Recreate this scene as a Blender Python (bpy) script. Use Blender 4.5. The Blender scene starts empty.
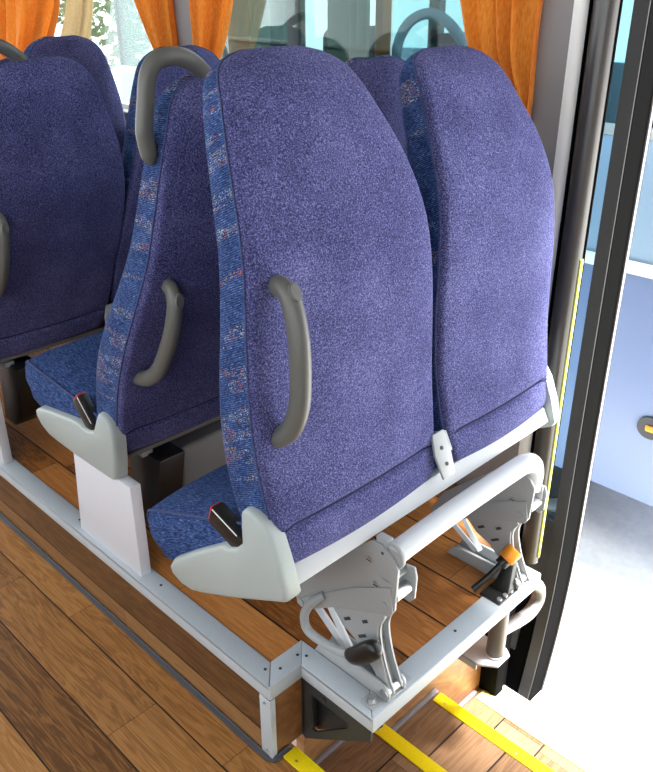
import bpy, bmesh, math, random
from mathutils import Vector, Matrix
random.seed(7)
R = math.radians
sc = bpy.context.scene
col = sc.collection

# ------------------------------------------------------------------ colours / materials
def lin(c):
    return tuple(((v/255)/12.92 if v/255 <= .04045 else ((v/255+.055)/1.055)**2.4) for v in c)
def rgba(c): return (*lin(c), 1)

class NT:
    """tiny node-tree helper"""
    def __init__(s, name):
        s.m = bpy.data.materials.new(name); s.m.use_nodes = True
        s.t = s.m.node_tree; s.n = s.t.nodes; s.l = s.t.links
        s.b = s.n['Principled BSDF']; s.out = s.n['Material Output']
        s._co = None
    def co(s):
        if s._co is None: s._co = s.n.new('ShaderNodeTexCoord').outputs['Object']
        return s._co
    def put(s, sock, v):
        if hasattr(v, 'is_output'): s.l.new(v, sock)
        elif v is not None: sock.default_value = v
    def math(s, op, a, b=None, c=None):
        n = s.n.new('ShaderNodeMath'); n.operation = op
        for i, v in enumerate((a, b, c)):
            if v is not None: s.put(n.inputs[i], v)
        return n.outputs[0]
    def sep(s, v):
        n = s.n.new('ShaderNodeSeparateXYZ'); s.l.new(v, n.inputs[0]); return n.outputs
    def comb(s, x, y, z):
        n = s.n.new('ShaderNodeCombineXYZ')
        for i, v in enumerate((x, y, z)): s.put(n.inputs[i], v)
        return n.outputs[0]
    def noise(s, vec, scale, detail=2, rough=.5, dist=0):
        n = s.n.new('ShaderNodeTexNoise'); s.l.new(vec, n.inputs['Vector'])
        n.inputs['Scale'].default_value = scale; n.inputs['Detail'].default_value = detail
        n.inputs['Roughness'].default_value = rough; n.inputs['Distortion'].default_value = dist
        return n.outputs['Fac']
    def scale(s, vec, x, y, z):
        n = s.n.new('ShaderNodeMapping'); s.l.new(vec, n.inputs['Vector'])
        n.inputs['Scale'].default_value = (x, y, z); return n.outputs[0]
    def mix(s, f, a, b, mode='MIX'):
        n = s.n.new('ShaderNodeMix'); n.data_type = 'RGBA'; n.blend_type = mode
        s.put(n.inputs[0], f); s.put(n.inputs[6], a); s.put(n.inputs[7], b)
        return n.outputs[2]
    def ramp(s, f, stops):
        n = s.n.new('ShaderNodeValToRGB'); s.l.new(f, n.inputs[0])
        e = n.color_ramp.elements
        while len(e) < len(stops): e.new(.5)
        for i, (p, c) in enumerate(stops): e[i].position = p; e[i].color = c
        return n.outputs[0]
    def bump(s, h, strength=.3, dist=.002):
        n = s.n.new('ShaderNodeBump'); n.inputs['Strength'].default_value = strength
        n.inputs['Distance'].default_value = dist
        s.l.new(h, n.inputs['Height']); s.l.new(n.outputs[0], s.b.inputs['Normal'])
    def base(s, c=None, rough=.5, metal=0, spec=.5):
        s.put(s.b.inputs['Base Color'], c)
        s.b.inputs['Roughness'].default_value = rough
        s.b.inputs['Metallic'].default_value = metal
        s.b.inputs['Specular IOR Level'].default_value = spec
        return s

M = {}
def plain(name, c, rough=.5, metal=0, spec=.5, grain=0, gs=300):
    t = NT(name)
    if grain:
        f = t.noise(t.co(), gs, 2)
        c2 = tuple(max(0, v*(1-grain)) for v in lin(c)); c1 = tuple(min(1, v*(1+grain)) for v in lin(c))
        colr = t.ramp(f, [(.3, (*c2, 1)), (.7, (*c1, 1))])
        t.base(colr, rough, metal, spec)
        t.bump(f, .15, .0006)
    else:
        t.base(rgba(c), rough, metal, spec)
    M[name] = t.m
    return t

# plush (seat backs)
def plush(name, dark, mid, light):
    t = NT(name)
    a = t.noise(t.co(), 420, 3, .7)
    b = t.noise(t.co(), 9, 2)
    f = t.math('ADD', a, t.math('MULTIPLY', t.math('SUBTRACT', b, .5), .16))
    c = t.ramp(f, [(.34, rgba(dark)), (.5, rgba(mid)), (.67, rgba(light))])
    t.base(c, .95, 0, .1)
    t.b.inputs['Sheen Weight'].default_value = .25
    t.b.inputs['Sheen Roughness'].default_value = .4
    t.b.inputs['Sheen Tint'].default_value = rgba((170, 170, 230))
    t.bump(a, .55, .003)
    M[name] = t.m
plush('plush', (33, 34, 66), (68, 69, 116), (128, 130, 178))

# woven moquette (seat sides, fronts and cushions)
def woven(name, ribaxis):
    t = NT(name)
    x, y, z = t.sep(t.co())
    if ribaxis == 'Z': ribs = z; flow = t.scale(t.co(), 160, 160, 700)
    else: ribs = y; flow = t.scale(t.co(), 480, 70, 380)
    fine = t.noise(flow, 1, 3, .7)
    w = t.math('SINE', t.math('MULTIPLY', ribs, 1900))
    blotch = t.noise(t.co(), 34, 3, .6)
    f = t.math('ADD', fine, t.math('MULTIPLY', w, .09))
    f = t.math('ADD', f, t.math('MULTIPLY', t.math('SUBTRACT', blotch, .5), .28 if ribaxis == 'Z' else .16))
    c = t.ramp(f, [(.28, rgba((17, 27, 56))), (.5, rgba((40, 61, 108))), (.64, rgba((72, 97, 148))), (.82, rgba((142, 162, 196)))])
    # scattered pale, gold and red threads, in patches
    th = t.noise(t.scale(t.co(), 1, 1, 2.2), 300, 2)
    patch = t.noise(t.scale(t.co(), 4, 4, 22), 1.6, 2)
    on = t.math('MULTIPLY', t.math('GREATER_THAN', th, .60), t.math('GREATER_THAN', patch, .57 if ribaxis == 'Z' else 2.))
    hue = t.noise(t.co(), 60, 1)
    tc = t.ramp(hue, [(.40, rgba((190, 200, 214))), (.5, rgba((206, 178, 96))), (.6, rgba((206, 104, 66)))])
    c = t.mix(t.math('MULTIPLY', on, .75), c, tc)
    t.base(c, .9, 0, .15)
    t.bump(f, .5, .002)
    M[name] = t.m
woven('woven', 'Z')
woven('woven_cushion', 'Y')

# wood parquet boards
def wood(name, across, along, width, offset, length=.62, dark=(86, 54, 28), mid=(138, 92, 50), light=(176, 126, 74), seam=.0045, rough=.42):
    t = NT(name)
    ax = dict(zip('xyz', t.sep(t.co())))
    third = ({'x', 'y', 'z'} - {across, along}).pop()
    p = t.math('DIVIDE', t.math('SUBTRACT', ax[across], offset), width)
    idx = t.math('FLOOR', p); fr = t.math('SUBTRACT', p, idx)
    rnd = t.n.new('ShaderNodeTexWhiteNoise'); rnd.noise_dimensions = '1D'; t.l.new(idx, rnd.inputs['W'])
    q = t.math('ADD', t.math('DIVIDE', ax[along], length), t.math('MULTIPLY', rnd.outputs['Value'], 7.3))
    j = t.math('FLOOR', q); jf = t.math('SUBTRACT', q, j)
    rnd2 = t.n.new('ShaderNodeTexWhiteNoise'); rnd2.noise_dimensions = '2D'
    t.l.new(t.comb(idx, j, 0.), rnd2.inputs['Vector'])
    tone = rnd2.outputs['Value']
    # grain: stretched along the board, shifted per board
    gv = t.comb(t.math('ADD', t.math('MULTIPLY', ax[along], 2.2), t.math('MULTIPLY', tone, 37)),
                t.math('ADD', t.math('MULTIPLY', p, 2.6), t.math('MULTIPLY', tone, 11)), ax[third])
    swirl = t.noise(gv, 2.0, 3, .55, 1.2)
    rings = t.math('SINE', t.math('MULTIPLY', swirl, 30))
    fv = t.comb(t.math('MULTIPLY', ax[along], 6), t.math('MULTIPLY', ax[across], 380), t.math('MULTIPLY', tone, 50))
    fine = t.noise(fv, 1, 3, .6)
    f = t.math('ADD', t.math('MULTIPLY', rings, .055), t.math('ADD', t.math('MULTIPLY', fine, .36), t.math('MULTIPLY', tone, .26)))
    c = t.ramp(f, [(.14, rgba(dark)), (.33, rgba(mid)), (.56, rgba(light))])
    edge = t.math('LESS_THAN', t.math('MINIMUM', fr, t.math('SUBTRACT', 1, fr)), seam*.5/width)
    c = t.mix(edge, c, rgba((24, 14, 8)))
    jn = t.math('LESS_THAN', jf, .0022/length)
    c = t.mix(t.math('MULTIPLY', jn, .55), c, rgba((30, 18, 10)))
    t.base(c, rough, 0, .35)
    t.bump(t.math('ADD', t.math('MULTIPLY', fine, .3), t.math('MULTIPLY', edge, -1)), .25, .001)
    M[name] = t.m
wood('wood_aisle', 'x', 'y', .1275, .405, .62, (98, 64, 32), (164, 114, 62), (202, 152, 92), .0034)
wood('wood_platform', 'x', 'y', .1268, .878, .7, (112, 66, 28), (176, 112, 56), (206, 142, 80))
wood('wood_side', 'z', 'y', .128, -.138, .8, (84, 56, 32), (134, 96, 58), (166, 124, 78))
wood('wood_riser', 'z', 'x', .9, -.8, .9, (122, 82, 46), (162, 116, 70), (186, 142, 94))
wood('wood_tread', 'y', 'x', .128, .02, .5, (92, 66, 46), (128, 96, 68), (156, 122, 92))

plain('trim_grey', (190, 198, 205), .42, .0, .5, .05, 500)
plain('frame_grey', (196, 199, 202), .38, 0, .5)
plain('mech_grey', (164, 168, 170), .36, .0, .5, .04, 400)
plain('loop_grey', (132, 130, 130), .4, .2)
plain('dark_grey', (92, 88, 84), .5)
plain('steel', (196, 198, 200), .28, .8, .5)
plain('lit_edge_white', (232, 232, 230), .45)
plain('white_sheet', (214, 215, 222), .45, 0, .5, .03, 500)
plain('shell_plastic', (168, 177, 175), .42, 0, .5, .05, 900)
plain('handle_plastic', (92, 92, 88), .40, 0, .45, .04, 700)
plain('black_plastic', (26, 25, 25), .34, 0, .5)
plain('black_rubber', (24, 23, 23), .6, 0, .3)
plain('gasket', (74, 76, 82), .5, 0, .4, .1, 500)
plain('gusset_black', (50, 53, 56), .45, .0, .5, .08, 500)
plain('red_button', (196, 40, 36), .4)
plain('orange_plastic', (226, 140, 26), .4)
plain('lime_yellow', (232, 240, 96), .5)
plain('post_metal', (62, 59, 57), .28, 0, .6)
plain('yellow', (246, 220, 12), .6, 0, .3, .06, 400)
plain('yellow_overexposed', (246, 236, 150), .6, 0, .3, .04, 400)  # strip yellow with the overexposure at the door painted into it
plain('hole', (58, 60, 64), .7)
plain('wall_panel', (140, 138, 139), .8, 0, .25, .12, 900)
plain('wall_white', (205, 203, 200), .7, 0, .3, .04, 400)
plain('post_grey', (112, 106, 102), .40, .1, .5)
plain('door_grey', (66, 66, 67), .6, 0, .15, .05, 300)
plain('door_black', (6, 6, 6), .8, 0, .03)
plain('seal_silver', (140, 137, 142), .35, .3, .5)
plain('ground', (214, 214, 212), .9, 0, .2, .06, 30)
plain('coach_paint', (130, 156, 180), .35, 0, .5)
plain('coach_paint_low', (112, 129, 164), .38, 0, .5)
plain('coach_white', (236, 238, 240), .4)
plain('coach_dark', (34, 40, 44), .7)
plain('coach_seat', (52, 60, 70), .8)
plain('coach_curtain', (128, 150, 132), .85)
plain('coach_cream', (222, 214, 196), .85)
plain('rail_blue', (186, 214, 246), .45)
plain('lamp_orange', (236, 150, 30), .35)
plain('ceiling', (130, 128, 126), .8, 0, .2)
plain('leaf', (92, 112, 84), .8, 0, .2, .3, 12)
plain('bark', (110, 100, 90), .9)
plain('crease_shade', (36, 35, 72), .9)
plain('piping', (66, 76, 116), .8, 0, .2, .5, 380)

def curtain_mat(name, c1, c2, trans=.35):
    t = NT(name)
    n = t.noise(t.scale(t.co(), 300, 300, 60), 1, 2)
    c = t.ramp(n, [(.3, rgba(c1)), (.7, rgba(c2))])
    t.base(c, .75, 0, .2)
    t.b.inputs['Sheen Weight'].default_value = .2
    tr = t.n.new('ShaderNodeBsdfTranslucent'); t.l.new(c, tr.inputs['Color'])
    mx = t.n.new('ShaderNodeMixShader'); mx.inputs[0].default_value = trans
    t.l.new(t.b.outputs[0], mx.inputs[1]); t.l.new(tr.outputs[0], mx.inputs[2])
    t.l.new(mx.outputs[0], t.out.inputs['Surface'])
    M[name] = t.m
curtain_mat('curtain_orange', (236, 150, 44), (250, 184, 84), .5)
curtain_mat('curtain_cream', (226, 200, 150), (238, 220, 180), .45)

def glass(name, tint=(235, 242, 240), refl=.06):
    t = NT(name)
    tr = t.n.new('ShaderNodeBsdfTransparent'); tr.inputs[0].default_value = rgba(tint)
    gl = t.n.new('ShaderNodeBsdfGlossy'); gl.inputs['Roughness'].default_value = .02
    lw = t.n.new('ShaderNodeLayerWeight'); lw.inputs['Blend'].default_value = .25
    mx = t.n.new('ShaderNodeMixShader')
    t.l.new(t.math('MINIMUM', t.math('MULTIPLY', lw.outputs['Fresnel'], .6), .35), mx.inputs[0])
    t.l.new(tr.outputs[0], mx.inputs[1]); t.l.new(gl.outputs[0], mx.inputs[2])
    t.l.new(mx.outputs[0], t.out.inputs['Surface'])
    M[name] = t.m
glass('glass')
glass('glass_tint', (196, 214, 212))
glass('door_glass', (225, 238, 244))

# ------------------------------------------------------------------ mesh helpers
class MB:
    def __init__(s): s.bm = bmesh.new()
    def _xf(s, verts, mat):
        for v in verts: v.co = mat @ v.co
    def _bevel(s, faces, w, seg=2):
        ed = list({e for f in faces for e in f.edges})
        if w > 0:
            bmesh.ops.bevel(s.bm, geom=ed, offset=w, segments=seg, affect='EDGES', profile=.5, clamp_overlap=True)
    def poly(s, pts3, faces, bevel=0, seg=2):
        vs = [s.bm.verts.new(p) for p in pts3]
        fs = [s.bm.faces.new([vs[i] for i in f]) for f in faces]
        bmesh.ops.recalc_face_normals(s.bm, faces=fs)
        s._bevel(fs, bevel, seg); return s
    def box(s, lo, hi, bevel=.003, seg=2, rot=None, pivot=None):
        x0, y0, z0 = lo; x1, y1, z1 = hi
        p = [Vector(q) for q in ((x0,y0,z0),(x1,y0,z0),(x1,y1,z0),(x0,y1,z0),(x0,y0,z1),(x1,y0,z1),(x1,y1,z1),(x0,y1,z1))]
        if rot is not None:
            c = Vector(pivot) if pivot else sum(p, Vector())/8
            p = [c + rot @ (q-c) for q in p]
        return s.poly(p, [(0,3,2,1),(4,5,6,7),(0,1,5,4),(1,2,6,5),(2,3,7,6),(3,0,4,7)], bevel, seg)
    def prism(s, pts, axis, a, b, bevel=.002, seg=2):
        """extrude a 2-D outline (the two other axes in order) along axis from a to b"""
        def mk(p, t):
            q = list(p); q.insert(axis, t); return q
        n = len(pts)
        P = [mk(p, a) for p in pts] + [mk(p, b) for p in pts]
        F = [tuple(range(n)), tuple(range(2*n-1, n-1, -1))] + [(i, (i+1) % n, n+(i+1) % n, n+i) for i in range(n)]
        return s.poly(P, F, bevel, seg)
    def loft(s, rings, cap=True, closed=True):
        vr = [[s.bm.verts.new(p) for p in r] for r in rings]
        fs = []
        n = len(rings[0])
        for a, b in zip(vr, vr[1:]):
            for i in range(n if closed else n-1):
                k = (i+1) % n
                try: fs.append(s.bm.faces.new((a[i], a[k], b[k], b[i])))
                except ValueError: pass
        if cap and closed:
            for r in (vr[0], vr[-1]):
                try: fs.append(s.bm.faces.new(r))
                except ValueError: pass
        bmesh.ops.recalc_face_normals(s.bm, faces=fs)
        return s
    def tube(s, path, r, n=14, cap=True, flat=1.0, up=None):
        """round tube along a path; r number or list; flat squashes the second axis"""
        path = [Vector(p) for p in path]
        rings = []
        ref = Vector(up) if up else None
        for i, p in enumerate(path):
            d = (path[min(i+1, len(path)-1)] - path[max(i-1, 0)]).normalized()
            if ref is None:
                ref = Vector((0, 0, 1)) if abs(d.z) < .9 else Vector((1, 0, 0))
            a = (ref - d*ref.dot(d)).normalized(); ref = a
            b = d.cross(a)
            rr = r[i] if isinstance(r, (list, tuple)) else r
            rings.append([p + a*math.cos(2*math.pi*k/n)*rr + b*math.sin(2*math.pi*k/n)*rr*flat for k in range(n)])
        return s.loft(rings, cap)
    def cyl(s, p0, p1, r, n=20, bevel=0):
        p0, p1 = Vector(p0), Vector(p1)
        if bevel:
            d = (p1-p0).normalized()
            return s.tube([p0, p0+d*bevel*.01, p0+d*bevel, p1-d*bevel, p1-d*bevel*.01, p1], [r-bevel, r-bevel*.6, r, r, r-bevel*.6, r-bevel], n)
        return s.tube([p0, p1], r, n)
    def build(s, name, mat, parent=None, loc=(0,0,0), ang=40, smooth=True):
        me = bpy.data.meshes.new(name); s.bm.to_mesh(me); s.bm.free()
        o = bpy.data.objects.new(name, me); col.objects.link(o)
        me.materials.append(M[mat] if isinstance(mat, str) else mat)
        if smooth:
            for p in me.polygons: p.use_smooth = True
            me.set_sharp_from_angle(angle=R(ang))
        o.location = loc
        if parent is not None: o.parent = parent
        return o

def spline(pts, n=6):
    """Catmull-Rom through the points"""
    P = [Vector(p) for p in pts]; out = []
    for i in range(len(P)-1):
        p0, p1, p2, p3 = P[max(i-1,0)], P[i], P[i+1], P[min(i+2,len(P)-1)]
        for k in range(n):
            t = k/n
            out.append(.5*((2*p1)+(p2-p0)*t+(2*p0-5*p1+4*p2-p3)*t*t+(3*p1-p0-3*p2+p3)*t**3))
    out.append(P[-1]); return out
def interp(tab, x):
    if x <= tab[0][0]: return tab[0][1]
    for (a, va), (b, vb) in zip(tab, tab[1:]):
        if x <= b:
            t = (x-a)/(b-a); return va+(vb-va)*t
    return tab[-1][1]
def csp(tab, x):
    """smooth interpolation (Catmull-Rom on uneven knots, finite-difference tangents)"""
    n = len(tab)
    if x <= tab[0][0]: return tab[0][1]
    if x >= tab[-1][0]: return tab[-1][1]
    for i in range(n-1):
        if x <= tab[i+1][0]:
            x0, y0 = tab[i]; x1, y1 = tab[i+1]; h = x1-x0; t = (x-x0)/h
            def tan(k):
                a, b = tab[max(k-1,0)], tab[min(k+1,n-1)]; return (b[1]-a[1])/(b[0]-a[0])
            m0, m1 = tan(i)*h, tan(i+1)*h
            return (2*t**3-3*t*t+1)*y0+(t**3-2*t*t+t)*m0+(-2*t**3+3*t*t)*y1+(t**3-t*t)*m1

def tag(o, label, cat, group=None):
    o['label'] = label; o['category'] = cat
    if group: o['group'] = group
    return o
def empty(name, loc, label, cat, group=None):
    o = bpy.data.objects.new(name, None); col.objects.link(o); o.location = loc
    o.empty_display_size = .1
    return tag(o, label, cat, group)
def struct(o): o['kind'] = 'structure'; return o
def copy_tree(o, parent=None):
    c = o.copy(); col.objects.link(c)
    if parent is not None: c.parent = parent
    for ch in list(o.children): copy_tree(ch, c)
    return c

# ================================================================== SETTING
# raised seat platform: top boards, aisle side, short return, recessed rear riser
WALLX = 1.60
pl = MB()
pl.prism([(.752,.905),(.84,.905),(.84,.72),(1.41,.72),(1.41,.905),(WALLX,.905),(WALLX,5.6),(.752,5.6)], 2, -.03, -.002, 0)
struct(pl.build('floor_platform', 'wood_platform'))
s = MB(); s.box((.7455,.905,-.2), (.775,5.6,-.031), 0)
struct(s.build('wall_platform_side', 'wood_side'))
s = MB(); s.box((.754,.897,-.2), (.845,.93,-.03), 0)
s.box((.845,.905,-.66), (1.56,.93,-.03), 0)
struct(s.build('wall_step_riser', 'wood_riser'))

s = MB(); s.box((-1.0,-1.6,-.24), (.80,.905,-.2), 0); s.box((-1.0,.905,-.24), (.754,5.6,-.2), 0)
struct(s.build('floor', 'wood_aisle'))
# step treads, each a real step with a board front
for i, (x0, x1, z, zb) in enumerate(((.80,1.065,-.335,-.20),(1.065,1.33,-.46,-.335),(1.33,1.56,-.62,-.46))):
    s = MB(); s.box((x0-.012,-.62,z-.03), (x1,.905,z), 0)
    s.box((x0-.012,-.62,z), (x0,.905,zb-.004), 0)
    struct(s.build('floor_step_tread', 'wood_tread'))
s = MB()
for (x0, x1, z) in ((.80,1.065,-.335),(1.065,1.33,-.46),(1.33,1.53,-.62)):
    s.box((x0,.8935,z), (x1,.9052,z+.011), .002)
struct(s.build('baseboard_step', 'seal_silver'))

# painted metal trim on the platform edge (top face plus front lip)
def trim(name, pts_top, lips, holes):
    t = MB(); t.prism(pts_top, 2, -.004, .003, .0015)
    for lo, hi in lips: t.box(lo, hi, .0015)
    o = struct(t.build(name, 'trim_grey'))
    for (x, y) in holes:
        h = MB(); h.cyl((x,y,.0005), (x,y,.0038), .0034, 12); h.build('screw', 'hole', o)
    return o
trim('trim_1', [(.744,.8965),(.7925,.945),(.7925,5.5),(.744,5.5)], [((.744,.897,-.032),(.749,5.5,.002))], [(.772,.938),(.772,1.30),(.772,1.66),(.772,2.06)])
trim('trim_2', [(.745,.8945),(.8305,.8945),(.8802,.9442),(.8802,.945),(.794,.945)], [((.745,.894,-.032),(.831,.899,.002))], [(.795,.918),(.845,.92)])
trim('trim_3', [(.831,.7015),(.8805,.752),(.8805,.943),(.831,.894)], [((.831,.703,-.032),(.836,.897,.002))], [(.856,.905)])
trim('trim_4', [(.832,.700),(1.425,.700),(1.425,.752),(.882,.752)], [((.832,.699,-.034),(1.425,.704,.002)),((1.42,.702,-.034),(1.425,.752,.002))], [(1.13,.73)])
s = MB(); s.prism([(.7425,.8925),(.757,.8925),(.757,.895),(.7445,.895),(.7445,.925),(.7425,.925)], 2, -.195, -.032, .0008)
o = struct(s.build('trim_5', 'trim_grey'))
for z in (-.045, -.18):
    h = MB(); h.cyl((.743,.909,z), (.7405,.909,z), .0035, 10); h.build('screw', 'steel', o)

# grey cove strip at the foot of the platform
path = [(.736, 5.5, -.199)] + [(.736, y, -.199) for y in (4, 3, 2, 1.3, .95)] + [(.738,.902,-.199),(.743,.890,-.199),(.752,.886,-.199),(.79,.886,-.199)]
prof = [(-.005,0),(-.005,.002),(-.001,.0035),(.003,.004),(.005,.007),(.007,.007),(.007,0)]
rings = []
for i, p in enumerate(path):
    p = Vector(p); d = (Vector(path[min(i+1,len(path)-1)])-Vector(path[max(i-1,0)])).normalized()
    side = Vector((-d.y, d.x, 0))
    rings.append([p + side*a + Vector((0,0,b)) for a, b in prof])
s = MB(); s.loft(rings); struct(s.build('baseboard_platform', 'gasket'))

s = MB(); s.box((-1.0,-1.65,-.2), (1.67,-1.6,1.95), 0); struct(s.build('wall_back', 'dark_grey'))
s = MB(); s.box((WALLX,-1.6,-.66), (WALLX+.07,-.62,.7), 0); s.box((WALLX,-.70,.7), (WALLX+.07,-.62,1.95), 0); struct(s.build('wall_right_rear', 'wall_panel'))  # unseen wall, left open above the sill to add daylight on the seats
# right wall: lower panel, pillars, header
s = MB()
s.box((WALLX,.98,-.2), (WALLX+.06,5.6,.84), .004)
s.box((WALLX-.012,.98,.815), (WALLX+.06,5.6,.845), .006)
struct(s.build('wall_right', 'wall_panel'))
def rounded_pillar(y0, y1, r0, name, z0, z1, mat):
    pts = []
    for k in range(9):
        a = math.pi/2*k/8; pts.append((WALLX+r0-r0*math.sin(a), y0+r0-r0*math.cos(a)))
    pts = pts + [(WALLX, y1-.012), (WALLX+.012, y1), (WALLX+.07, y1), (WALLX+.07, y0)]
    s = MB(); s.prism(pts, 2, z0, z1, 0); return struct(s.build(name, mat, ang=30))
rounded_pillar(.888, .99, .006, 'wall_door_pillar', -.2, 1.95, 'wall_panel')
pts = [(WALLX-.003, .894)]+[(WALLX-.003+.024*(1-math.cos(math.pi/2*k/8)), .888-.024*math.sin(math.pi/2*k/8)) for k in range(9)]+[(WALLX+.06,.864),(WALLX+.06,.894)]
s = MB(); s.prism(pts, 2, -.1, 1.95, 0); struct(s.build('pillar_highlight', 'lit_edge_white', ang=30))  # white strip paints the door-light highlight on the rounded pillar corner
rounded_pillar(2.10, 2.25, .012, 'wall_window_pillar', .84, 1.95, 'wall_panel')
rounded_pillar(3.42, 3.58, .012, 'wall_window_pillar', .84, 1.95, 'wall_panel')
s = MB(); s.box((WALLX,-1.6,1.72), (WALLX+.07,5.6,1.95), .004); struct(s.build('wall_header', 'wall_white'))
s = MB(); s.box((-1.0,-1.6,1.95), (WALLX+.07,5.6,2.0), 0); struct(s.build('ceiling', 'ceiling'))
s = MB(); s.box((-1.05,-1.6,-.2), (-1.0,5.6,.62), 0); s.box((-1.05,-1.6,1.8), (-1.0,5.6,1.95), 0)
for y in (-1.6, .4, 2.4, 4.4): s.box((-1.05,y,.62), (-1.0,y+.14,1.8), 0)
struct(s.build('wall_left', 'wall_white'))
for i, (y0, y1) in enumerate(((.985,2.11),(2.24,3.43),(3.57,5.5))):
    s = MB(); s.box((WALLX+.035,y0,.84), (WALLX+.04,y1,1.72), 0); o = struct(s.build('window_%d' % (i+1), 'glass'))
    s = MB()
    for lo, hi in (((y0,.84),(y1,.862)),((y0,1.70),(y1,1.72)),((y0,.862),(y0+.018,1.70)),((y1-.018,.862),(y1,1.70))):
        s.box((WALLX+.025,lo[0],lo[1]), (WALLX+.05,hi[0],hi[1]), .003)
    s.build('window_frame', 'wall_white', o)

# door post: rounded shaft column with a black seal and a yellow edge strip
s = MB()
s.cyl((1.620,.836,-.14), (1.620,.836,1.95), .026, 32)
post = struct(s.build('door_post', 'post_metal'))
s = MB(); s.box((1.601,.8605,-.668), (1.63,.8635,1.95), .001); s.build('seal', 'door_black', post)
s = MB(); s.box((1.6225,.8075,-.14), (1.629,.8115,1.95), .001); s.build('seal', 'door_black', post)
s = MB(); s.box((1.613,.8065,-.12), (1.6215,.811,.70), .001); s.build('edge_strip', 'lime_yellow', post)
s = MB(); s.box((1.555,.85,-.668), (1.60,.912,-.10), .004); s.build('foot_cover', 'door_black', post)
# ceiling-side door header is the wall_header above; threshold outside
s = MB(); s.box((1.555,-.62,-.66), (1.62,.86,-.622), .004); struct(s.build('door_threshold', 'wall_white'))

# open outer door leaf, parallel to the bus side
LX = 1.735
def leafx(z):      # the foot of the leaf curves inwards
    return -0.085*max(0, (-.15-z)/.6)**2
zs = [-.70,-.66,-.6,-.5,-.4,-.3,-.2,-.1,.1,1.0,1.9]
def leaf_loft(y0, y1, x0, x1, zz):
    m = MB(); m.loft([[(LX+leafx(z)+x0,y0,z),(LX+leafx(z)+x1,y0,z),(LX+leafx(z)+x1,y1,z),(LX+leafx(z)+x0,y1,z)] for z in zz]); return m
door = struct(leaf_loft(.8025,.836,-.002,.010,zs).build('door_1', 'door_grey', ang=25))
leaf_loft(.801,.835,.004,.082,zs).build('outer_frame', 'door_black', door, ang=25)
leaf_loft(.797,.812,.082,.094,zs).build('edge_trim', 'seal_silver', door, ang=25)
leaf_loft(.798,.81,.094,.099,zs).build('edge_seal', 'door_black', door, ang=25)
leaf_loft(.836,1.50,.004,.06,[-.34,-.3,-.2,-.1,-.085]).build('lower_panel', 'door_grey', door, ang=25)
leaf_loft(.836,1.50,.004,.06,[z for z in zs if z < -.35]+[-.341]).build('kick_panel', 'door_black', door, ang=25)
leaf_loft(.836,1.50,.02,.026,[-.085,1.9]).build('glass_pane', 'door_glass', door)
leaf_loft(.88,.93,-.006,.006,[-.55,-.5,-.44]).build('latch_plate', 'gusset_black', door)

# ground outside
s = MB(); s.box((-12,-12,-1.07), (14,14,-1.05), 0); struct(s.build('ground', 'ground'))

s = MB(); s.box((.99,1.50,-.002), (1.598,1.72,.19), .012, 3); struct(s.build('wall_heater_cover', 'wall_panel'))
# ================================================================== DOUBLE SEATS
U0 = -.4315           # pair is .92 wide; local u is measured from the aisle-side shell, x = u + U0
BACK = dict(v=.008, w=.055, rec=R(15.5), hs=1.06)   # how a backrest sits on its frame
TT = [(0,0),(.1,-.005),(.2,-.0145),(.3,-.033),(.4,-.054),(.5,-.066),(.6,-.0545),(.7,-.027),(.8,-.006)]
WT = [(-.02,.170),(-.01,.182),(0,.188),(.03,.196),(.1,.206),(.2,.212),(.3,.2135),(.4,.209),(.5,.198),(.6,.180),(.67,.160),(.72,.143),(.75,.130),(.77,.112),(.782,.09),(.79,.06)]
DT = [(-.02,.10),(0,.115),(.12,.118),(.25,.112),(.4,.095),(.65,.078),(.74,.066),(.79,.026)]
SMAX = .79
def roll(s): return csp(TT, s) + .03*max(0, (s-.70)/.09)**2
def back_pt(uc, u, t, s):
    s *= BACK['hs']; c, n = math.cos(BACK['rec']), math.sin(BACK['rec'])
    return Vector((uc+u+U0, BACK['v'] + t*c - s*n, BACK['w'] + s*c + t*n))
def back_levels():
    ss = [-.02,-.018,-.014,-.008,0,.012,.03,.04,.046,.05,.053,.056,.059,.062,.066,.072,.082,.1,.13]
    s = .16
    while s < .7: ss.append(s); s += .03
    ss += [.70,.72,.735,.745,.755,.763,.770,.776,.781,.785,.788,.79]
    return ss
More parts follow.
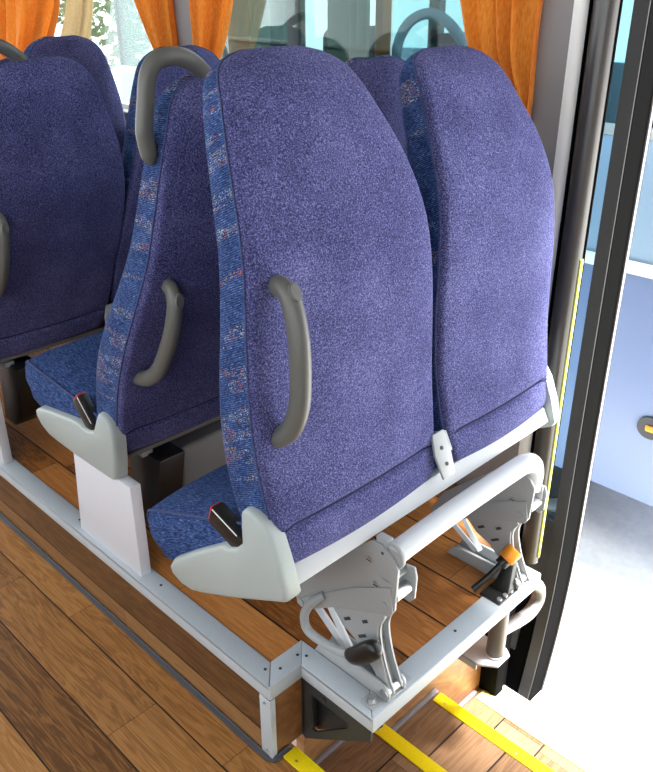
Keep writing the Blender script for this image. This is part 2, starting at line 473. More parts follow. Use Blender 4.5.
def make_backrest(uc, root, ws=1.0):
    lv = back_levels()
    body, panel = [], []
    left, right = [], []
    for s in lv:
        w = csp(WT, s)*ws; d = csp(DT, s); t0 = roll(s)
        if s < .01: t0 += .016*((.01-s)/.03)**2
        crease = .009*math.exp(-((s-.056)/.006)**2)
        pts = []
        N = 16
        seam = min(.012, d*.3)
        # woven body: sides and front (rear lies just inside the panel)
        ring = [(-w+.01, t0+seam+.004), (-w, t0+seam), (-w-.004, t0+d*.45), (-w-.002, t0+d*.75), (-w+.012, t0+d*.95), (-w+.04, t0+d), (-w+.10, t0+d*.82)]
        sc_ = min(1, w/.15)
        ring = [((-w+(u+w)*sc_), t) for u, t in ring]
        ring = ring + [(0, t0+d*.76)] + [(-u, t) for u, t in reversed(ring)]
        body.append([back_pt(uc, u, t, s) for u, t in ring])
        # plush rear panel: gently convex with a rolled edge
        rr = min(.012, w*.2)
        pr = [(-w, t0+seam)]
        pr += [(-w+rr*(1-math.cos(a)), t0+seam*(1-math.sin(a))-.003*math.sin(a)) for a in (R(30), R(60), R(90))]
        for k in range(1, N):
            q = -1+2*k/N; u = q*(w-rr)
            pr.append((u, t0-.003-.009*(1-q*q)+crease))
        pr += [(w-rr*(1-math.cos(a)), t0+seam*(1-math.sin(a))-.003*math.sin(a)) for a in (R(90), R(60), R(30))]
        pr.append((w, t0+seam))
        pr += [(w*.9, t0+min(seam+.008, d*.6)), (-w*.9, t0+min(seam+.008, d*.6))]
        panel.append([back_pt(uc, u, t, s) for u, t in pr])
        if abs(s-.056) < 1e-6: crease_line = [back_pt(uc, u, t-.0015, s) for u, t in pr[3:-5]]
        left.append(back_pt(uc, -w-.0008, t0+seam, s)); right.append(back_pt(uc, w+.0008, t0+seam, s))
    m = MB(); m.loft(body); b = m.build('backrest', 'woven', root, ang=60)
    m = MB(); m.tube(crease_line, .0015, 6); m.build('seam', 'crease_shade', b, ang=80)  # dark line painting the shadow in the rear panel's crease
    m = MB(); m.loft(panel); p = m.build('rear_panel', 'plush', b, ang=60)
    m = MB(); m.tube(left + list(reversed(right)), .0021, 6); m.build('piping', 'piping', b, ang=80)
    return b
def make_cushion(uc, root):
    rings = []
    L = .445
    lv = [(.05,.01),(.06,.0),(.1,0),(.15,0),(.22,0),(.29,0),(.36,0),(.40,.002),(.42,.008),(.433,.02),(.441,.038),(.445,.06)]
    pl_, pr_ = [], []
    for v, drop in lv:
        hw = .202 - (.02 if v > .435 else .008 if v > .415 else 0)
        zt = .116+.10*v-drop; zb = .008+drop*.8 + (.03*max(0,(v-.33)/.115))
        ring = [(-hw+.02,zb),(-hw,zb+.025),(-hw-.004,(zt+zb)/2),(-hw,zt-.012),(-hw+.01,zt-.002)]
        top = [(-hw+.01+(2*hw-.02)*k/10, zt-.002+.014*math.sin(math.pi*k/10)**.7) for k in range(1,10)]
        ring = ring + top + [(-u,z) for u,z in reversed(ring)]
        rings.append([(uc+u+U0, v, z) for u, z in ring])
        pl_.append((uc-hw+.004+U0, v, zt-.004)); pr_.append((uc+hw-.004+U0, v, zt-.004))
    m = MB(); m.loft(rings); c = m.build('seat_cushion', 'woven_cushion', root, ang=60)
    m = MB(); m.tube(pl_, .003, 6); m.build('piping', 'piping', c, ang=80)
    m = MB(); m.tube(pr_, .003, 6); m.build('piping', 'piping', c, ang=80)
    return c
ARM = [(0.0719, 0.0959), (0.05, 0.137), (0.04, 0.153), (0.03, 0.1565), (0.02, 0.156), (0.006, 0.149), (-0.007, 0.133), (-0.013, 0.1), (-0.009, 0.05), (0.0, 0.0), (0.0131, -0.0087), (0.1744, -0.012), (0.2616, -0.0098), (0.3008, -0.0065), (0.3335, 0.0065), (0.3543, 0.0283), (0.3532, 0.0458), (0.3314, 0.0589), (0.242, 0.0763), (0.1635, 0.0883), (0.1373, 0.0927), (0.121, 0.0872), (0.0981, 0.0872)]
def make_shell(u_out, sgn, root):
    m = MB()
    n = len(ARM)
    cx = sum(p[0] for p in ARM)/n; cz = sum(p[1] for p in ARM)/n
    def ring(u, k): return [(u+U0, cx+(v-cx)*k, cz+(w-cz)*k) for v, w in ARM]
    def inset(u, dd):
        out = []
        for i, (v, w) in enumerate(ARM):
            a = Vector(ARM[i-1]); b = Vector(ARM[(i+1) % n]); t = (b-a).normalized(); nn = Vector((-t.y, t.x))
            out.append((u+U0, v+nn.x*dd, w+nn.y*dd))
        return out
    T = .034*sgn
    # outline runs clockwise: +normal points inwards for the outer face rounding
    area = sum(ARM[i-1][0]*ARM[i][1]-ARM[i][0]*ARM[i-1][1] for i in range(n))
    k = 1 if area > 0 else -1
    rings = [inset(u_out+T, 0.0), inset(u_out+.012*sgn, 0.0), inset(u_out+.006*sgn, .0015*k), inset(u_out+.002*sgn, .004*k), inset(u_out, .009*k)]
    m.loft(rings)
    return m.build('side_shell', 'shell_plastic', root, ang=50)
def make_buckle(u, root):
    # stalk buckle leaning forward out of the shell notch
    rot = Matrix.Rotation(R(-44), 3, 'X')
    c = Vector((u+U0, .122, .116))
    m = MB(); m.box(c-Vector((.013,.021,.047)), c+Vector((.013,.021,.042)), .004, rot=rot, pivot=c)
    b = m.build('buckle', 'black_plastic', root)
    m = MB(); m.box(c+Vector((-.0105,-.017,.040)), c+Vector((.0105,.0175,.0458)), .002, rot=rot, pivot=c); m.build('release_button', 'red_button', b)
    m = MB(); m.box(c+Vector((-.0139,-.0185,-.03)), c+Vector((-.0128,-.0160,.038)), .0004, rot=rot, pivot=c); m.build('edge_line', 'coach_white', b)
def grip_path(uc):
    P = [(-.160,.004,.455),(-.161,-.022,.450),(-.164,-.042,.425),(-.167,-.053,.375),(-.168,-.055,.325),(-.169,-.050,.275),(-.172,-.034,.237),(-.176,-.010,.219),(-.177,.006,.216)]
    return spline([back_pt(uc, u, t+roll(s), s) for u, t, s in P], 5)
def make_grip(uc, root):
    pth = grip_path(uc); n = len(pth)
    rr = [.0155+.003*math.sin(math.pi*i/(n-1)) - (.004 if i in (0, n-1) else 0) for i in range(n)]
    m = MB(); m.tube(pth, rr, 16, flat=.82); g = m.build('grab_handle', 'handle_plastic', root, ang=60)
    # oval screw cap on the upper end
    a = back_pt(uc, -.1615, -.027+roll(.445), .443)
    q0 = pth[6]; q1 = pth[11]; d_ = (q1-q0).normalized(); x_ = Vector((1,0,0)); nrm = x_.cross(d_).normalized()
    if nrm.y > 0: nrm = -nrm
    a = (pth[8]) - nrm*.004
    up = d_
    ring = lambda off, k: [a + nrm*off + x_*math.cos(q*2*math.pi/20)*.0095*k + up*math.sin(q*2*math.pi/20)*.015*k for q in range(20)]
    m = MB(); m.loft([ring(.004,1), ring(.0225,1), ring(.0236,.9)]); m.build('screw_cap', 'handle_plastic', g)
    return g
def make_top_handle(uc, root):
    P = [(-.168,.662,.03),(-.172,.680,.03),(-.176,.70,.03),(-.178,.72,.03),(-.172,.76,.03),(-.164,.797,.032),(-.148,.82,.034),(-.114,.826,.034),(-.081,.818,.034),(-.05,.798,.036),(-.03,.777,.04),(-.02,.752,.04)]
    pth = spline([back_pt(uc, u, t+csp(TT, s), s) for u, s, t in P], 5); n = len(pth)
    rr = [min(.0158, .007+.0022*min(i, n-1-i)) for i in range(n)]
    m = MB(); m.tube(pth, rr, 16, flat=.9, up=(1,0,0)); return m.build('top_handle', 'handle_plastic', root, ang=60)
def make_frame(root, parts, slim):
    m = MB(); m.box((.03+U0,.012,.028 if slim else .004), (.84+U0,.050,.040), .003); parts.append(m.build('rear_rail', 'dark_grey' if slim else 'frame_grey', root))  # slim rail coloured dark to paint the shade under the seat backs
    m = MB(); m.box((.03+U0,.28,-.004), (.84+U0,.315,.020), .004)
    for u in (.10,.42,.74): m.box((u+U0,.04,-.004), (u+.03+U0,.30,.012), .003)
    parts.append(m.build('under_frame', 'mech_grey', root))
    # belt anchor plate between the two backs
    m = MB(); m.prism([(.404+U0,.035),(.440+U0,.035),(.447+U0,.075),(.452+U0,.095),(.446+U0,.122),(.412+U0,.122),(.402+U0,.085)], 1, -.022, -.016, .0015)
    m.box((.446+U0,-.022,.078), (.452+U0,.03,.118), .001)
    a = m.build('belt_anchor', 'mech_grey', root); parts.append(a)
    for w in (.060,.092):
        h = MB(); h.cyl((.424+U0,-.0235,w), (.424+U0,-.0215,w), .004, 10); h.build('bolt', 'hole', a)

def make_upper(root, top_handle, backs):
    parts = []
    for (uc, cu, ws, hs, v, w, rec) in backs:
        BACK.update(v=v, w=w, rec=R(rec), hs=hs)
        parts.append(make_backrest(uc, root, ws)); parts.append(make_cushion(cu, root))
    BACK.update(v=backs[0][4], w=backs[0][5], rec=R(backs[0][6]), hs=backs[0][3])
    parts.append(make_shell(0, 1, root)); parts.append(make_shell(.849, -1, root))
    n0 = len(root.children)
    make_buckle(.022, root); parts.append(root.children[-1])
    parts.append(make_grip(.224, root))
    if top_handle: parts.append(make_top_handle(.224, root))
    make_frame(root, parts, top_handle)
    return [c for c in root.children]

X0 = .748            # world x of the aisle-side shell
ROOTX = X0 - U0
PZ = .2535
GROUP = 'double bus seats in rows along the window side'
# ---- second row (the upright pattern), then copies
seat2 = empty('double_seat', (ROOTX, 1.403, 0), 'reclined blue double seat on white pedestal just ahead of the tilted seat', 'bus seat', GROUP)
make_upper(seat2, True, [(.224,.224,1,1.03,.008,.055,15.5),(.638,.638,.96,1.03,.008,.055,15.5)])
for c in seat2.children: c.location = (0, 0, PZ)
m = MB()
m.prism([(-.046,.0),(.227,.0),(.20,.25),(-.046,.25)], 0, .757-ROOTX, .785-ROOTX, .003)
m.build('pedestal', 'white_sheet', seat2)
m = MB(); m.prism([(.03,.08),(.08,.04),(.15,.04),(.12,.255),(-.01,.255)], 0, .862-ROOTX, .935-ROOTX, .004); m.build('under_seat_box', 'black_plastic', seat2)
m = MB(); m.box((1.45-ROOTX,.08,.14), (1.60-ROOTX,.30,.25), .004); m.build('wall_bracket', 'mech_grey', seat2)

row_labels = ['blue double bus seat cut by the left edge of the photo, seen square from behind',
              'foremost blue double seat, only its dark rounded backrest top showing by the cream curtain']
for k in (1, 2):
    c = copy_tree(seat2); c.location = (ROOTX, (2.10, 2.72)[k-1], 0); c['label'] = row_labels[k-1]
    for ch in c.children:
        if ch.name.startswith(('backrest', 'top_handle')): ch.scale.z = .985

# ---- nearest pair, tipped forward on its folding legs
P1Y, P1Z, TILT = .748, .368, R(-27.3)
ROOT1 = .664 - U0
seat1 = empty('double_seat', (ROOT1, P1Y, 0), 'nearest blue double seat, tipped forward on grey folding legs beside the steps', 'bus seat', GROUP)
make_upper(seat1, False, [(.224,.224,1,.985,.004,.050,12.7),(.648,.638,.90,.96,.004,.050,12.7)])
for c in seat1.children:
    c.location = (0, 0, P1Z); c.rotation_euler = (TILT, 0, 0)

def W(x, y, z): return (x-ROOT1, y-P1Y, z)
def mech(x, sgn, knob):
    """folding leg standing on the trim: head plate, waist plate, rail, links, roller"""
    root = bpy.data.objects.new('folding_leg', None); col.objects.link(root); root.parent = seat1
    g = lambda pts: [(y-P1Y, z) for y, z in pts]
    xs = x-ROOT1
    m = MB(); m.prism(g([(.965,.115),(.93,.190),(.80,.326),(.760,.360),(.738,.362),(.712,.345),(.699,.325),(.700,.300),(.703,.232),(.712,.214),(.735,.207),(.850,.150),(.940,.088),(.960,.092)]), 0, xs, xs+.006, .001)
    hp = m.build('head_plate', 'mech_grey', root)
    m = MB(); m.prism(g([(.945,.118),(.80,.232),(.712,.283),(.704,.230),(.713,.216),(.735,.209),(.850,.152),(.935,.092)]), 0, xs-.004, xs, .001); m.build('overlay_plate', 'mech_grey', hp)
    # right-hand ear and roller of the head
    m = MB(); m.prism(g([(.735,.30),(.700,.305),(.694,.285),(.696,.235),(.706,.222),(.735,.225)]), 0, xs+.048, xs+.053, .001)
    m.box((xs,.7135-P1Y,.288), (xs+.053,.735-P1Y,.294), .001)
    m.build('ear_plate', 'mech_grey', hp)
    m = MB(); m.cyl((xs+.006,.712-P1Y,.258), (xs+.048,.712-P1Y,.258), .0125, 20); m.build('roller', 'steel', root)
    # waist plate
    m = MB(); m.prism(g([(.862,.140),(.850,.152),(.735,.209),(.728,.196),(.745,.165),(.744,.135),(.735,.10),(.718,.05),(.706,.022),(.722,.014),(.75,.05),(.795,.095),(.835,.112)]), 0, xs+.005, xs+.010, .001)
    wp = m.build('waist_plate', 'mech_grey', root)
    # curved channel leg behind it
    ch = spline([W(x,.738,.200), W(x,.752,.165), W(x,.750,.130), W(x,.738,.085), W(x,.722,.045), W(x,.712,.022)], 5)
    rings = []
    for i, p in enumerate(ch):
        rings.append([Vector(p)+Vector((dx,dy,0)) for dx, dy in ((.010,-.011),(.014,-.011),(.014,.005),(.034,.005),(.034,-.011),(.038,-.011),(.038,.009),(.010,.009))])
    m = MB(); m.loft(rings); m.build('channel_leg', 'mech_grey', root, ang=30)
    # two thin links at the front
    for dy in (0, .045):
        m = MB(); a = Vector(W(x+.02,.935-dy,.105+dy*.55)); b = Vector(W(x+.02,.838-dy*.25,.036+dy*.2))
        m.tube([a, b], .0055, 4, flat=1.6); m.build('link_bar', 'frame_grey', root)
    # base rail
    m = MB(); m.prism(g([(.905,.003),(.892,.03),(.878,.04),(.735,.044),(.712,.038),(.702,.022),(.704,.003)]), 0, xs-.004, xs+.002, .001)
    m.prism(g([(.905,.003),(.892,.03),(.878,.04),(.735,.044),(.712,.038),(.702,.022),(.704,.003)]), 0, xs+.042, xs+.048, .001)
    m.box((xs-.004,.705-P1Y,.003), (xs+.048,.90-P1Y,.008), .001)
    rail = m.build('base_rail', 'mech_grey', root)
    m = MB(); m.cyl(W(x-.006,.715,.022), W(x+.050,.715,.022), .010, 18); m.build('foot_pin', 'steel', root)
    for dx in (-.024, .062):
        m = MB(); m.box(W(x+dx-.014,.712,.003), W(x+dx+.014,.746,.0065), .001); wsh = m.build('washer_plate', 'mech_grey', root)
        m = MB(); m.cyl(W(x+dx,.729,.0065), W(x+dx,.729,.0095), .0105, 18); m.cyl(W(x+dx,.729,.009), W(x+dx,.729,.0165), .0078, 6); m.build('hex_bolt', 'steel', wsh)
    # fasteners and slots on the plates
    def disc(y, z, r, mat, parent, off=-.0055, name='bolt', d=.0025):
        m = MB(); m.cyl(W(x+off,y,z), W(x+off-d,y,z), r, 16, bevel=.0007); return m.build(name, mat, parent)
    disc(.722,.236,.009,'mech_grey',hp,-.004); disc(.945,.108,.0085,'mech_grey',hp,-.004)
    for (y, z) in ((.765,.315),(.747,.268)):
        q = disc(y,z,.0075,'steel',hp,-.0002); 
        m = MB(); m.box(W(x-.0033,y-.0058,z-.0012), W(x-.0026,y+.0058,z+.0012), .0002); m.build('screw_slot', 'hole', q)
    m = MB(); m.cyl(W(x-.0002,.735,.346), W(x-.0010,.735,.346), .0032, 10); m.build('hole', 'hole', hp)
    for (y, z, l) in ((.822,.136,.010),(.776,.158,.008),(.782,.118,.012)):
        m = MB(); m.box(W(x+.0042,y-l,z-.0035), W(x+.0049,y+l,z+.0035), .0003, rot=Matrix.Rotation(R(-38),3,'X')); m.build('slot', 'hole', wp)
    if sgn > 0: pass
    return root
legA = mech(.884, 1, True)
legB = copy_tree(legA, seat1); legB.location = (1.335-.884, 0, 0); legB.scale = (1, 1, .87)
# tubular stay between the legs and its clamp, bent down at the wall side
pth = spline([W(.892,.720,.343), W(.95,.720,.346), W(1.10,.721,.348), W(1.27,.722,.345), W(1.322,.722,.341), W(1.354,.722,.327), W(1.366,.722,.298), W(1.360,.722,.262)], 6)
m = MB(); m.tube(pth, .0215, 18); st = m.build('stay_tube', 'frame_grey', seat1, ang=60)
m = MB(); m.cyl(W(.891,.720,.343), W(.900,.720,.343), .027, 22, bevel=.003); m.build('tube_collar', 'mech_grey', st)
m = MB(); m.box(W(.888,.728,.345), W(.905,.755,.372), .002); m.build('tube_clamp', 'mech_grey', st)
m = MB(); m.box(W(1.336,.702,.225), W(1.342,.742,.268), .002); m.build('end_bracket', 'frame_grey', st)
m = MB(); m.box(W(1.378,.702,.225), W(1.384,.742,.268), .002); m.build('end_bracket', 'frame_grey', st)
# release lever: bent tube with black grip
pth = spline([W(.882,.879,.164), W(.868,.893,.150), W(.862,.906,.128), W(.862,.916,.095), W(.862,.905,.068), W(.864,.862,.062), W(.866,.815,.070), W(.868,.78,.085)], 5)
m = MB(); m.tube(pth, .0095, 14); lv = m.build('release_lever', 'mech_grey', seat1, ang=60)
kp = [W(.866,.803,.072), W(.866,.795,.076), W(.866,.775,.088), W(.867,.752,.112), W(.868,.732,.134), W(.868,.724,.142)]
m = MB(); m.tube(spline(kp, 3), [.004,.008,.011,.014,.0165,.0185,.020,.0215,.022,.022,.0215,.0205,.019,.016,.013,.008][:16], 14, flat=.8); m.build('lever_grip', 'black_plastic', lv, ang=60)

# ================================================================== OTHER FITTINGS
# floor latch with strap and orange ring
lt = empty('floor_latch', (1.29,.73,.003), 'black floor latch with orange ring on the grey platform edge at the far folding leg', 'latch')
def L(x,y,z): return (x-1.29,y-.73,z-.003)
m = MB(); m.box(L(1.262,.706,.003), L(1.332,.760,.008), .001); m.build('base_plate', 'black_plastic', lt)
m = MB(); m.poly([L(1.296,.708,.008),L(1.332,.708,.008),L(1.332,.752,.008),L(1.296,.752,.008),L(1.335,.726,.082),L(1.352,.726,.082),L(1.352,.742,.082),L(1.335,.742,.082)],
                 [(0,3,2,1),(4,5,6,7),(0,1,5,4),(1,2,6,5),(2,3,7,6),(3,0,4,7)], .003); m.build('latch_body', 'black_plastic', lt)
m = MB(); m.tube([L(1.257,.775,.012), L(1.290,.755,.045), L(1.320,.740,.078)], .0075, 12); rod = m.build('latch_rod', 'black_plastic', lt)
m = MB(); m.cyl(L(1.322,.739,.080), L(1.345,.729,.101), .0195, 22, bevel=.003); m.build('orange_ring', 'orange_plastic', rod)
m = MB(); m.cyl(L(1.310,.744,.069), L(1.324,.738,.082), .0155, 18, bevel=.002); m.build('ring_cap', 'black_plastic', rod)
for (x, y) in ((1.272,.714),(1.292,.712),(1.314,.712)):
    m = MB(); m.cyl(L(x,y,.008), L(x,y,.014), .006, 10, bevel=.001); m.build('rivet', 'steel', lt)

# grab rail post under the platform corner
gr = empty('grab_rail', (1.305,.727,-.185), 'short grey tubular grab rail with looped end under the platform corner by the door', 'grab rail')
def G(x,y,z): return (x-1.305,y-.727,z+.185)
m = MB(); m.tube([G(1.305,.727,-.182), G(1.305,.727,-.034)], .0215, 18); m.build('post_tube', 'post_grey', gr)
m = MB(); m.tube(spline([G(1.31,.727,-.118), G(1.35,.727,-.128), G(1.41,.727,-.145), G(1.455,.727,-.148), G(1.483,.727,-.128), G(1.478,.727,-.088), G(1.445,.729,-.056), G(1.41,.731,-.044), G(1.385,.732,-.042)], 5), .0165, 16); m.build('loop_tube', 'loop_grey', gr, ang=60)
m = MB(); m.prism([(1.248-1.305,.893-.727),(1.248-1.305,.735-.727),(1.275-1.305,.698-.727),(1.325-1.305,.698-.727),(1.338-1.305,.715-.727),(1.338-1.305,.893-.727)], 2, -.004, .002, .001)
m.box(G(1.248,.74,-.206), G(1.252,.893,-.184), .001); m.build('bracket_plate', 'frame_grey', gr)
m = MB(); m.tube([G(1.305,.727,-.184), G(1.305,.727,-.178)], .026, 18); m.build('weld_collar', 'frame_grey', gr)

# black gusset bracket with a triangular opening, carrying the overhang
gu = MB()
out = [(.897,-.034),(.897,-.200),(.885,-.203),(.704,-.062),(.704,-.034)]
inn = [(.868,-.060),(.868,-.160),(.855,-.160),(.765,-.075),(.765,-.060)]
X1, X2 = .832, .838
vv = []
for x in (X1, X2):
    vv.append([gu.bm.verts.new((x,y,z)) for y, z in out]); vv.append([gu.bm.verts.new((x,y,z)) for y, z in inn])
n = 5; fs = []
for i in range(n):
    k = (i+1) % n
    fs.append(gu.bm.faces.new((vv[0][i],vv[0][k],vv[1][k],vv[1][i]))); fs.append(gu.bm.faces.new((vv[2][i],vv[3][i],vv[3][k],vv[2][k])))
    fs.append(gu.bm.faces.new((vv[0][i],vv[2][i],vv[2][k],vv[0][k]))); fs.append(gu.bm.faces.new((vv[1][i],vv[1][k],vv[3][k],vv[3][i])))
bmesh.ops.recalc_face_normals(gu.bm, faces=fs)
gu.box((.832,.888,-.20), (.872,.8935,-.036), .001)
gob = tag(gu.build('gusset_bracket', 'gusset_black'), 'black triangular gusset bracket with triangular opening under the platform corner', 'bracket')
m = MB(); m.cyl((.8325,.83,-.046), (.829,.83,-.046), .006, 12, bevel=.001); m.build('bolt', 'gusset_black', gob)
m = MB(); m.prism([(.893,-.036),(.893,-.215),(.74,-.100),(.71,-.060),(.71,-.036)], 0, .872, .876, .001); m.build('inner_plate', 'gusset_black', gob)

# yellow nosing strips on the step edges
labels = ['yellow edge strip on the aisle floor, nearest the photo bottom left, beside the gusset bracket',
          'yellow edge strip starting right under the platform corner, second from the aisle',
          'yellow edge strip in the middle of the steps, third from the aisle',
          'yellow edge strip, coloured pale as if overexposed, on the lowest step at the open door']
for (x0, x1, z, y1, mat, lab) in ((.763,.797,-.2,.884,'yellow',labels[0]),(1.031,1.064,-.335,.888,'yellow',labels[1]),(1.298,1.331,-.46,.888,'yellow',labels[2]),(1.515,1.557,-.62,.888,'yellow_overexposed',labels[3])):
    m = MB(); m.box((x0,-.61,z), (x1,y1,z+.0035), .0012)
    m.box((x1-.001,-.61,z-.028), (x1+.003,y1,z+.003), .001)
    o = tag(m.build('step_nosing', mat), lab, 'step edge strip', 'edge strips on the steps')
    for k in range(5):
        h = MB(); h.cyl((x0+.012,y1-.03-.22*k,z+.003), (x0+.012,y1-.03-.22*k,z+.0046), .0032, 10); h.build('screw', 'steel', o)

# ---- curtains on the window side
def curtain(label, mat, prof, folds, amp, x=1.575):
    """prof: (z, y0, y1) from top to bottom"""
    def pr(z):
        t = [(-p[0], p[1]) for p in prof]; u = [(-p[0], p[2]) for p in prof]
        return csp(t, -z), csp(u, -z)
    z0, z1 = prof[0][0], prof[-1][0]
    rows = 36; cols = folds*10
    front, back = [], []
    for i in range(rows+1):
        z = z0+(z1-z0)*i/rows; a, b = pr(z)
        w = abs(b-a); k = amp*min(1, .5+.8*w/.3)
        fr, bk = [], []
        for j in range(cols+1):
            q = j/cols; ph = q*folds*2*math.pi
            dx = k*math.sin(ph+.6*math.sin(z*3)) + .35*k*math.sin(2.3*ph+z*5)
            dy = .012*math.cos(ph*.9+z*2)
            y = a+(b-a)*q+dy*min(1, w/.2)
            fr.append(Vector((x+dx, y, z))); bk.append(Vector((x+dx+.003, y, z)))
        front.append(fr); back.append(bk)
    m = MB(); m.loft([f+list(reversed(b)) for f, b in zip(front, back)])
    return tag(m.build('curtain', mat, ang=70), label, 'curtain')
curtain('orange curtain gathered against the grey door pillar behind the nearest seat', 'curtain_orange', [(1.72,.95,1.26),(1.4,.955,1.19),(1.2,.965,1.135),(1.1,.965,1.10),(1.02,.960,1.02),(.97,.962,1.0),(.90,.963,1.03),(.85,.965,1.06)], 4, .018)
curtain('darker orange curtain left of the narrow grey pillar, above the grey top handle', 'curtain_orange', [(1.72,2.235,2.52),(1.4,2.23,2.45),(1.2,2.228,2.385),(1.1,2.22,2.335),(1.0,2.21,2.28),(.9,2.21,2.28)], 4, .016)
curtain('bright orange curtain right of the narrow grey pillar, above the reclined seat', 'curtain_orange', [(1.72,1.80,2.10),(1.4,1.86,2.10),(1.2,1.94,2.10),(1.1,1.98,2.10),(1.0,2.03,2.10),(.9,2.03,2.10)], 4, .016)
curtain('orange curtain at the top left corner, furthest forward', 'curtain_orange', [(1.72,2.93,3.6),(1.4,2.92,3.55),(1.2,2.90,3.5),(1.0,3.05,3.5),(.9,3.1,3.5)], 7, .02)
curtain('sheer cream curtain beside the orange one at the top left', 'curtain_cream', [(1.72,2.68,2.90),(1.4,2.69,2.90),(1.2,2.71,2.86),(1.0,2.80,2.98),(.9,2.84,3.0)], 4, .008, 1.604)

# ================================================================== NEIGHBOURING COACH
CX, YR, YF = 2.96, .55, 4.75
co = empty('parked_coach', (CX, 2.6, -1.05), 'pale blue coach parked outside alongside the open door, with white side moulding', 'coach')
def K(x,y,z): return (x-CX, y-2.6, z+1.05)
m = MB(); m.box(K(CX,YR,.28), K(CX+.10,YF,.74), .01); m.build('upper_side_panel', 'coach_paint', co)
m = MB(); m.box(K(CX,YR,-.74), K(CX+2.2,YF,.26), .03); m.build('lower_body', 'coach_paint_low', co)
m = MB(); m.box(K(CX-.012,YR,.235), K(CX+.02,YF,.285), .006); m.build('side_moulding', 'coach_white', co)
m = MB(); m.box(K(CX-.004,YR,.735), K(CX+.02,YF,.775), .004); m.build('window_sill_trim', 'mech_grey', co)
m = MB(); m.box(K(CX,YR,1.60), K(CX+2.2,YF,1.8), .03); m.build('roof', 'coach_white', co)
m = MB(); m.box(K(CX+2.1,YR,.26), K(CX+2.2,YF,.80), .01); m.build('far_side', 'coach_paint', co)
for y in (.55,1.75,2.95,3.9,4.67):
    m = MB(); m.box(K(CX+2.12,y,.78), K(CX+2.2,y+.09,1.62), .004); m.build('window_post', 'coach_dark', co)
m = MB(); m.box(K(CX+.1,YR,.26), K(CX+2.1,YF,.30), .01); m.build('cabin_floor', 'coach_dark', co)
for (a, b) in ((.57,1.75),(1.83,3.12),(3.2,3.9),(3.98,4.73)):
    m = MB(); m.box(K(CX+.004,a,.775), K(CX+.010,b,1.6), 0); m.build('window_pane', 'glass_tint', co)
for y in (.55,1.75,3.12,3.9,4.73):
    m = MB(); m.box(K(CX-.002,y,.76), K(CX+.05,y+.08 if y < 4.7 else y+.02,1.62), .004); m.build('window_post', 'coach_dark', co)
for (a, b, mt) in ((2.82,3.06,'coach_curtain'),(2.685,2.74,'curtain_orange'),(3.34,3.48,'coach_curtain'),(3.52,3.86,'coach_cream')):
    rings = []
    for i in range(2):
        z = (.78, 1.58)[i]
        fr = [K(CX+.16+.03*math.sin(j*1.3), a+(b-a)*j/24, z) for j in range(25)]
        rings.append(fr + [(p[0]+.006,p[1],p[2]) for p in reversed(fr)])
    m = MB(); m.loft(rings); m.build('coach_curtain', mt, co, ang=70)
for y in (.7,1.35,2.40,3.10,3.95):
    m = MB(); m.box(K(CX+.26,y,.32), K(CX+.68,y+.14,1.03), .05, 4); m.build('coach_seat', 'coach_seat', co)
m = MB(); pth = [K(CX+.19, y, z) for y, z in ((2.655,.84),(2.655,.93),(2.635,1.01),(2.585,1.075),(2.52,1.108),(2.45,1.115),(2.375,1.09),(2.30,1.03),(2.245,.95),(2.235,.84))]
m.tube(spline(pth, 4), .024, 12); m.build('seat_grab_arch', 'rail_blue', co, ang=60)
m = MB()
prof = [(math.cos(q*math.pi/12)*.056, math.sin(q*math.pi/12)*.050) for q in range(24)]
m.loft([[K(CX+.002, 1.078+a, -.375+b) for a, b in prof], [K(CX-.010, 1.078+a*.96, -.375+b*.96) for a, b in prof]]); lam = m.build('lamp_bezel', 'gusset_black', co)
m = MB(); m.box(K(CX-.018,1.055,-.388), K(CX-.008,1.095,-.362), .008, 3); m.build('marker_lamp', 'lamp_orange', lam)
for y in (1.1+.3, 3.9):
    m = MB(); m.cyl(K(CX+.12,y+.3,-.66), K(CX+.36,y+.3,-.66), .39, 36, bevel=.03); m.build('wheel', 'black_rubber', co)

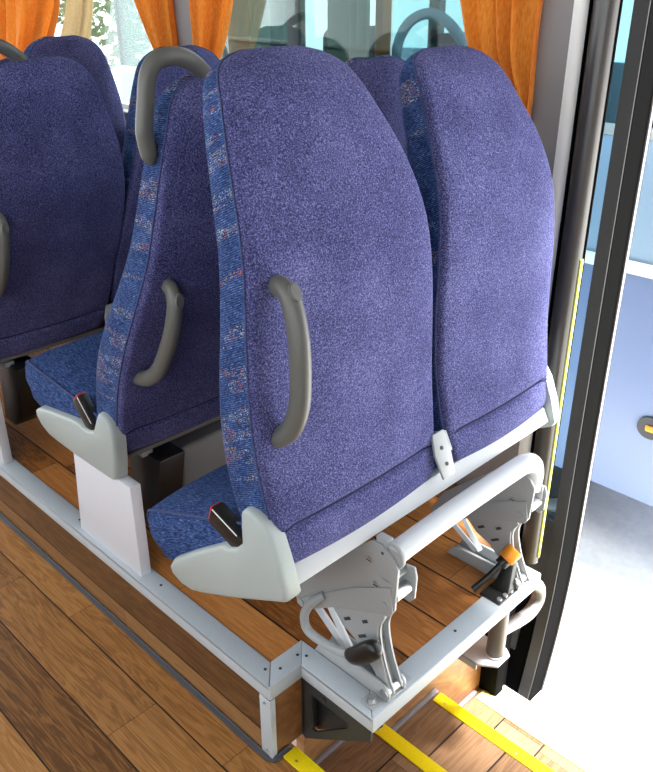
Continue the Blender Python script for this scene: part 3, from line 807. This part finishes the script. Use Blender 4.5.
# ================================================================== TREES BEYOND THE COACH
def tree(x, y, h, rad, label, seed):
    rnd = random.Random(seed)
    t = empty('tree', (x, y, -1.05), label, 'tree', 'trees beyond the coach')
    m = MB(); m.tube([(0,0,0),(.05,0,h*.3),(0,.06,h*.6),(.03,0,h*.85)], [.16,.13,.09,.04], 10); m.build('trunk', 'bark', t)
    m = MB()
    for k in range(1500):
        while True:
            p = Vector((rnd.uniform(-1,1), rnd.uniform(-1,1), rnd.uniform(-1,1)))
            if .3 < p.length < 1: break
        c = Vector((p.x*rad, p.y*rad, h*.58 + p.z*h*.42))
        a = Vector((rnd.gauss(0,1), rnd.gauss(0,1), rnd.gauss(0,1))).normalized(); b = a.orthogonal().normalized(); d_ = rnd.uniform(.07,.16)
        q = [c+a*d_, c+b*d_*.5, c-a*d_, c-b*d_*.5]
        m.bm.faces.new([m.bm.verts.new(v) for v in q])
    m.build('foliage', 'leaf', t, smooth=False)
for k, (x, y, h, r, lab) in enumerate(((9.0,14.2,4.6,1.5,'pale green tree outside, seen right of the cream curtain through the forward window'),(7.4,18.6,5.2,1.6,'pale green tree outside, seen between the corner orange curtain and the cream one'))):
    tree(x, y, h, r, lab, 11+k)
# ================================================================== LIGHT, CAMERA
w = bpy.data.worlds.new('World'); sc.world = w; w.use_nodes = True
bg = w.node_tree.nodes['Background']; bg.inputs[0].default_value = (.90,.95,1.0,1); bg.inputs[1].default_value = 3.6
sun = bpy.data.lights.new('sun', 'SUN'); sun.energy = 27; sun.angle = R(12); sun.color = (1,.97,.92)
so = bpy.data.objects.new('sun', sun); col.objects.link(so)
d = Vector((-.16, .25, -1.0)); so.rotation_euler = d.to_track_quat('-Z', 'Y').to_euler()

cam = bpy.data.cameras.new('camera'); co_ = bpy.data.objects.new('camera', cam); col.objects.link(co_)
F, HY, FX = 810., -20., -916.
dd = 386-HY
th = math.atan2(dd, F); az = math.atan2(-FX, math.hypot(F, dd))
h = Vector((math.sin(az), math.cos(az), 0)); r_ = Vector((math.cos(az), -math.sin(az), 0))
fw = h*math.cos(th) + Vector((0,0,-math.sin(th))); up = r_.cross(fw)
co_.matrix_world = Matrix(((r_.x,up.x,-fw.x,0),(r_.y,up.y,-fw.y,0),(r_.z,up.z,-fw.z,1.25),(0,0,0,1)))
cam.sensor_fit = 'VERTICAL'; cam.sensor_height = 24; cam.lens = F*24/772
cam.clip_start = .02
sc.camera = co_
sc.view_settings.view_transform = 'Standard'; sc.view_settings.look = 'None'
sc.view_settings.gamma = 1; sc.view_settings.use_curve_mapping = False
sc.view_settings.exposure = 0.0
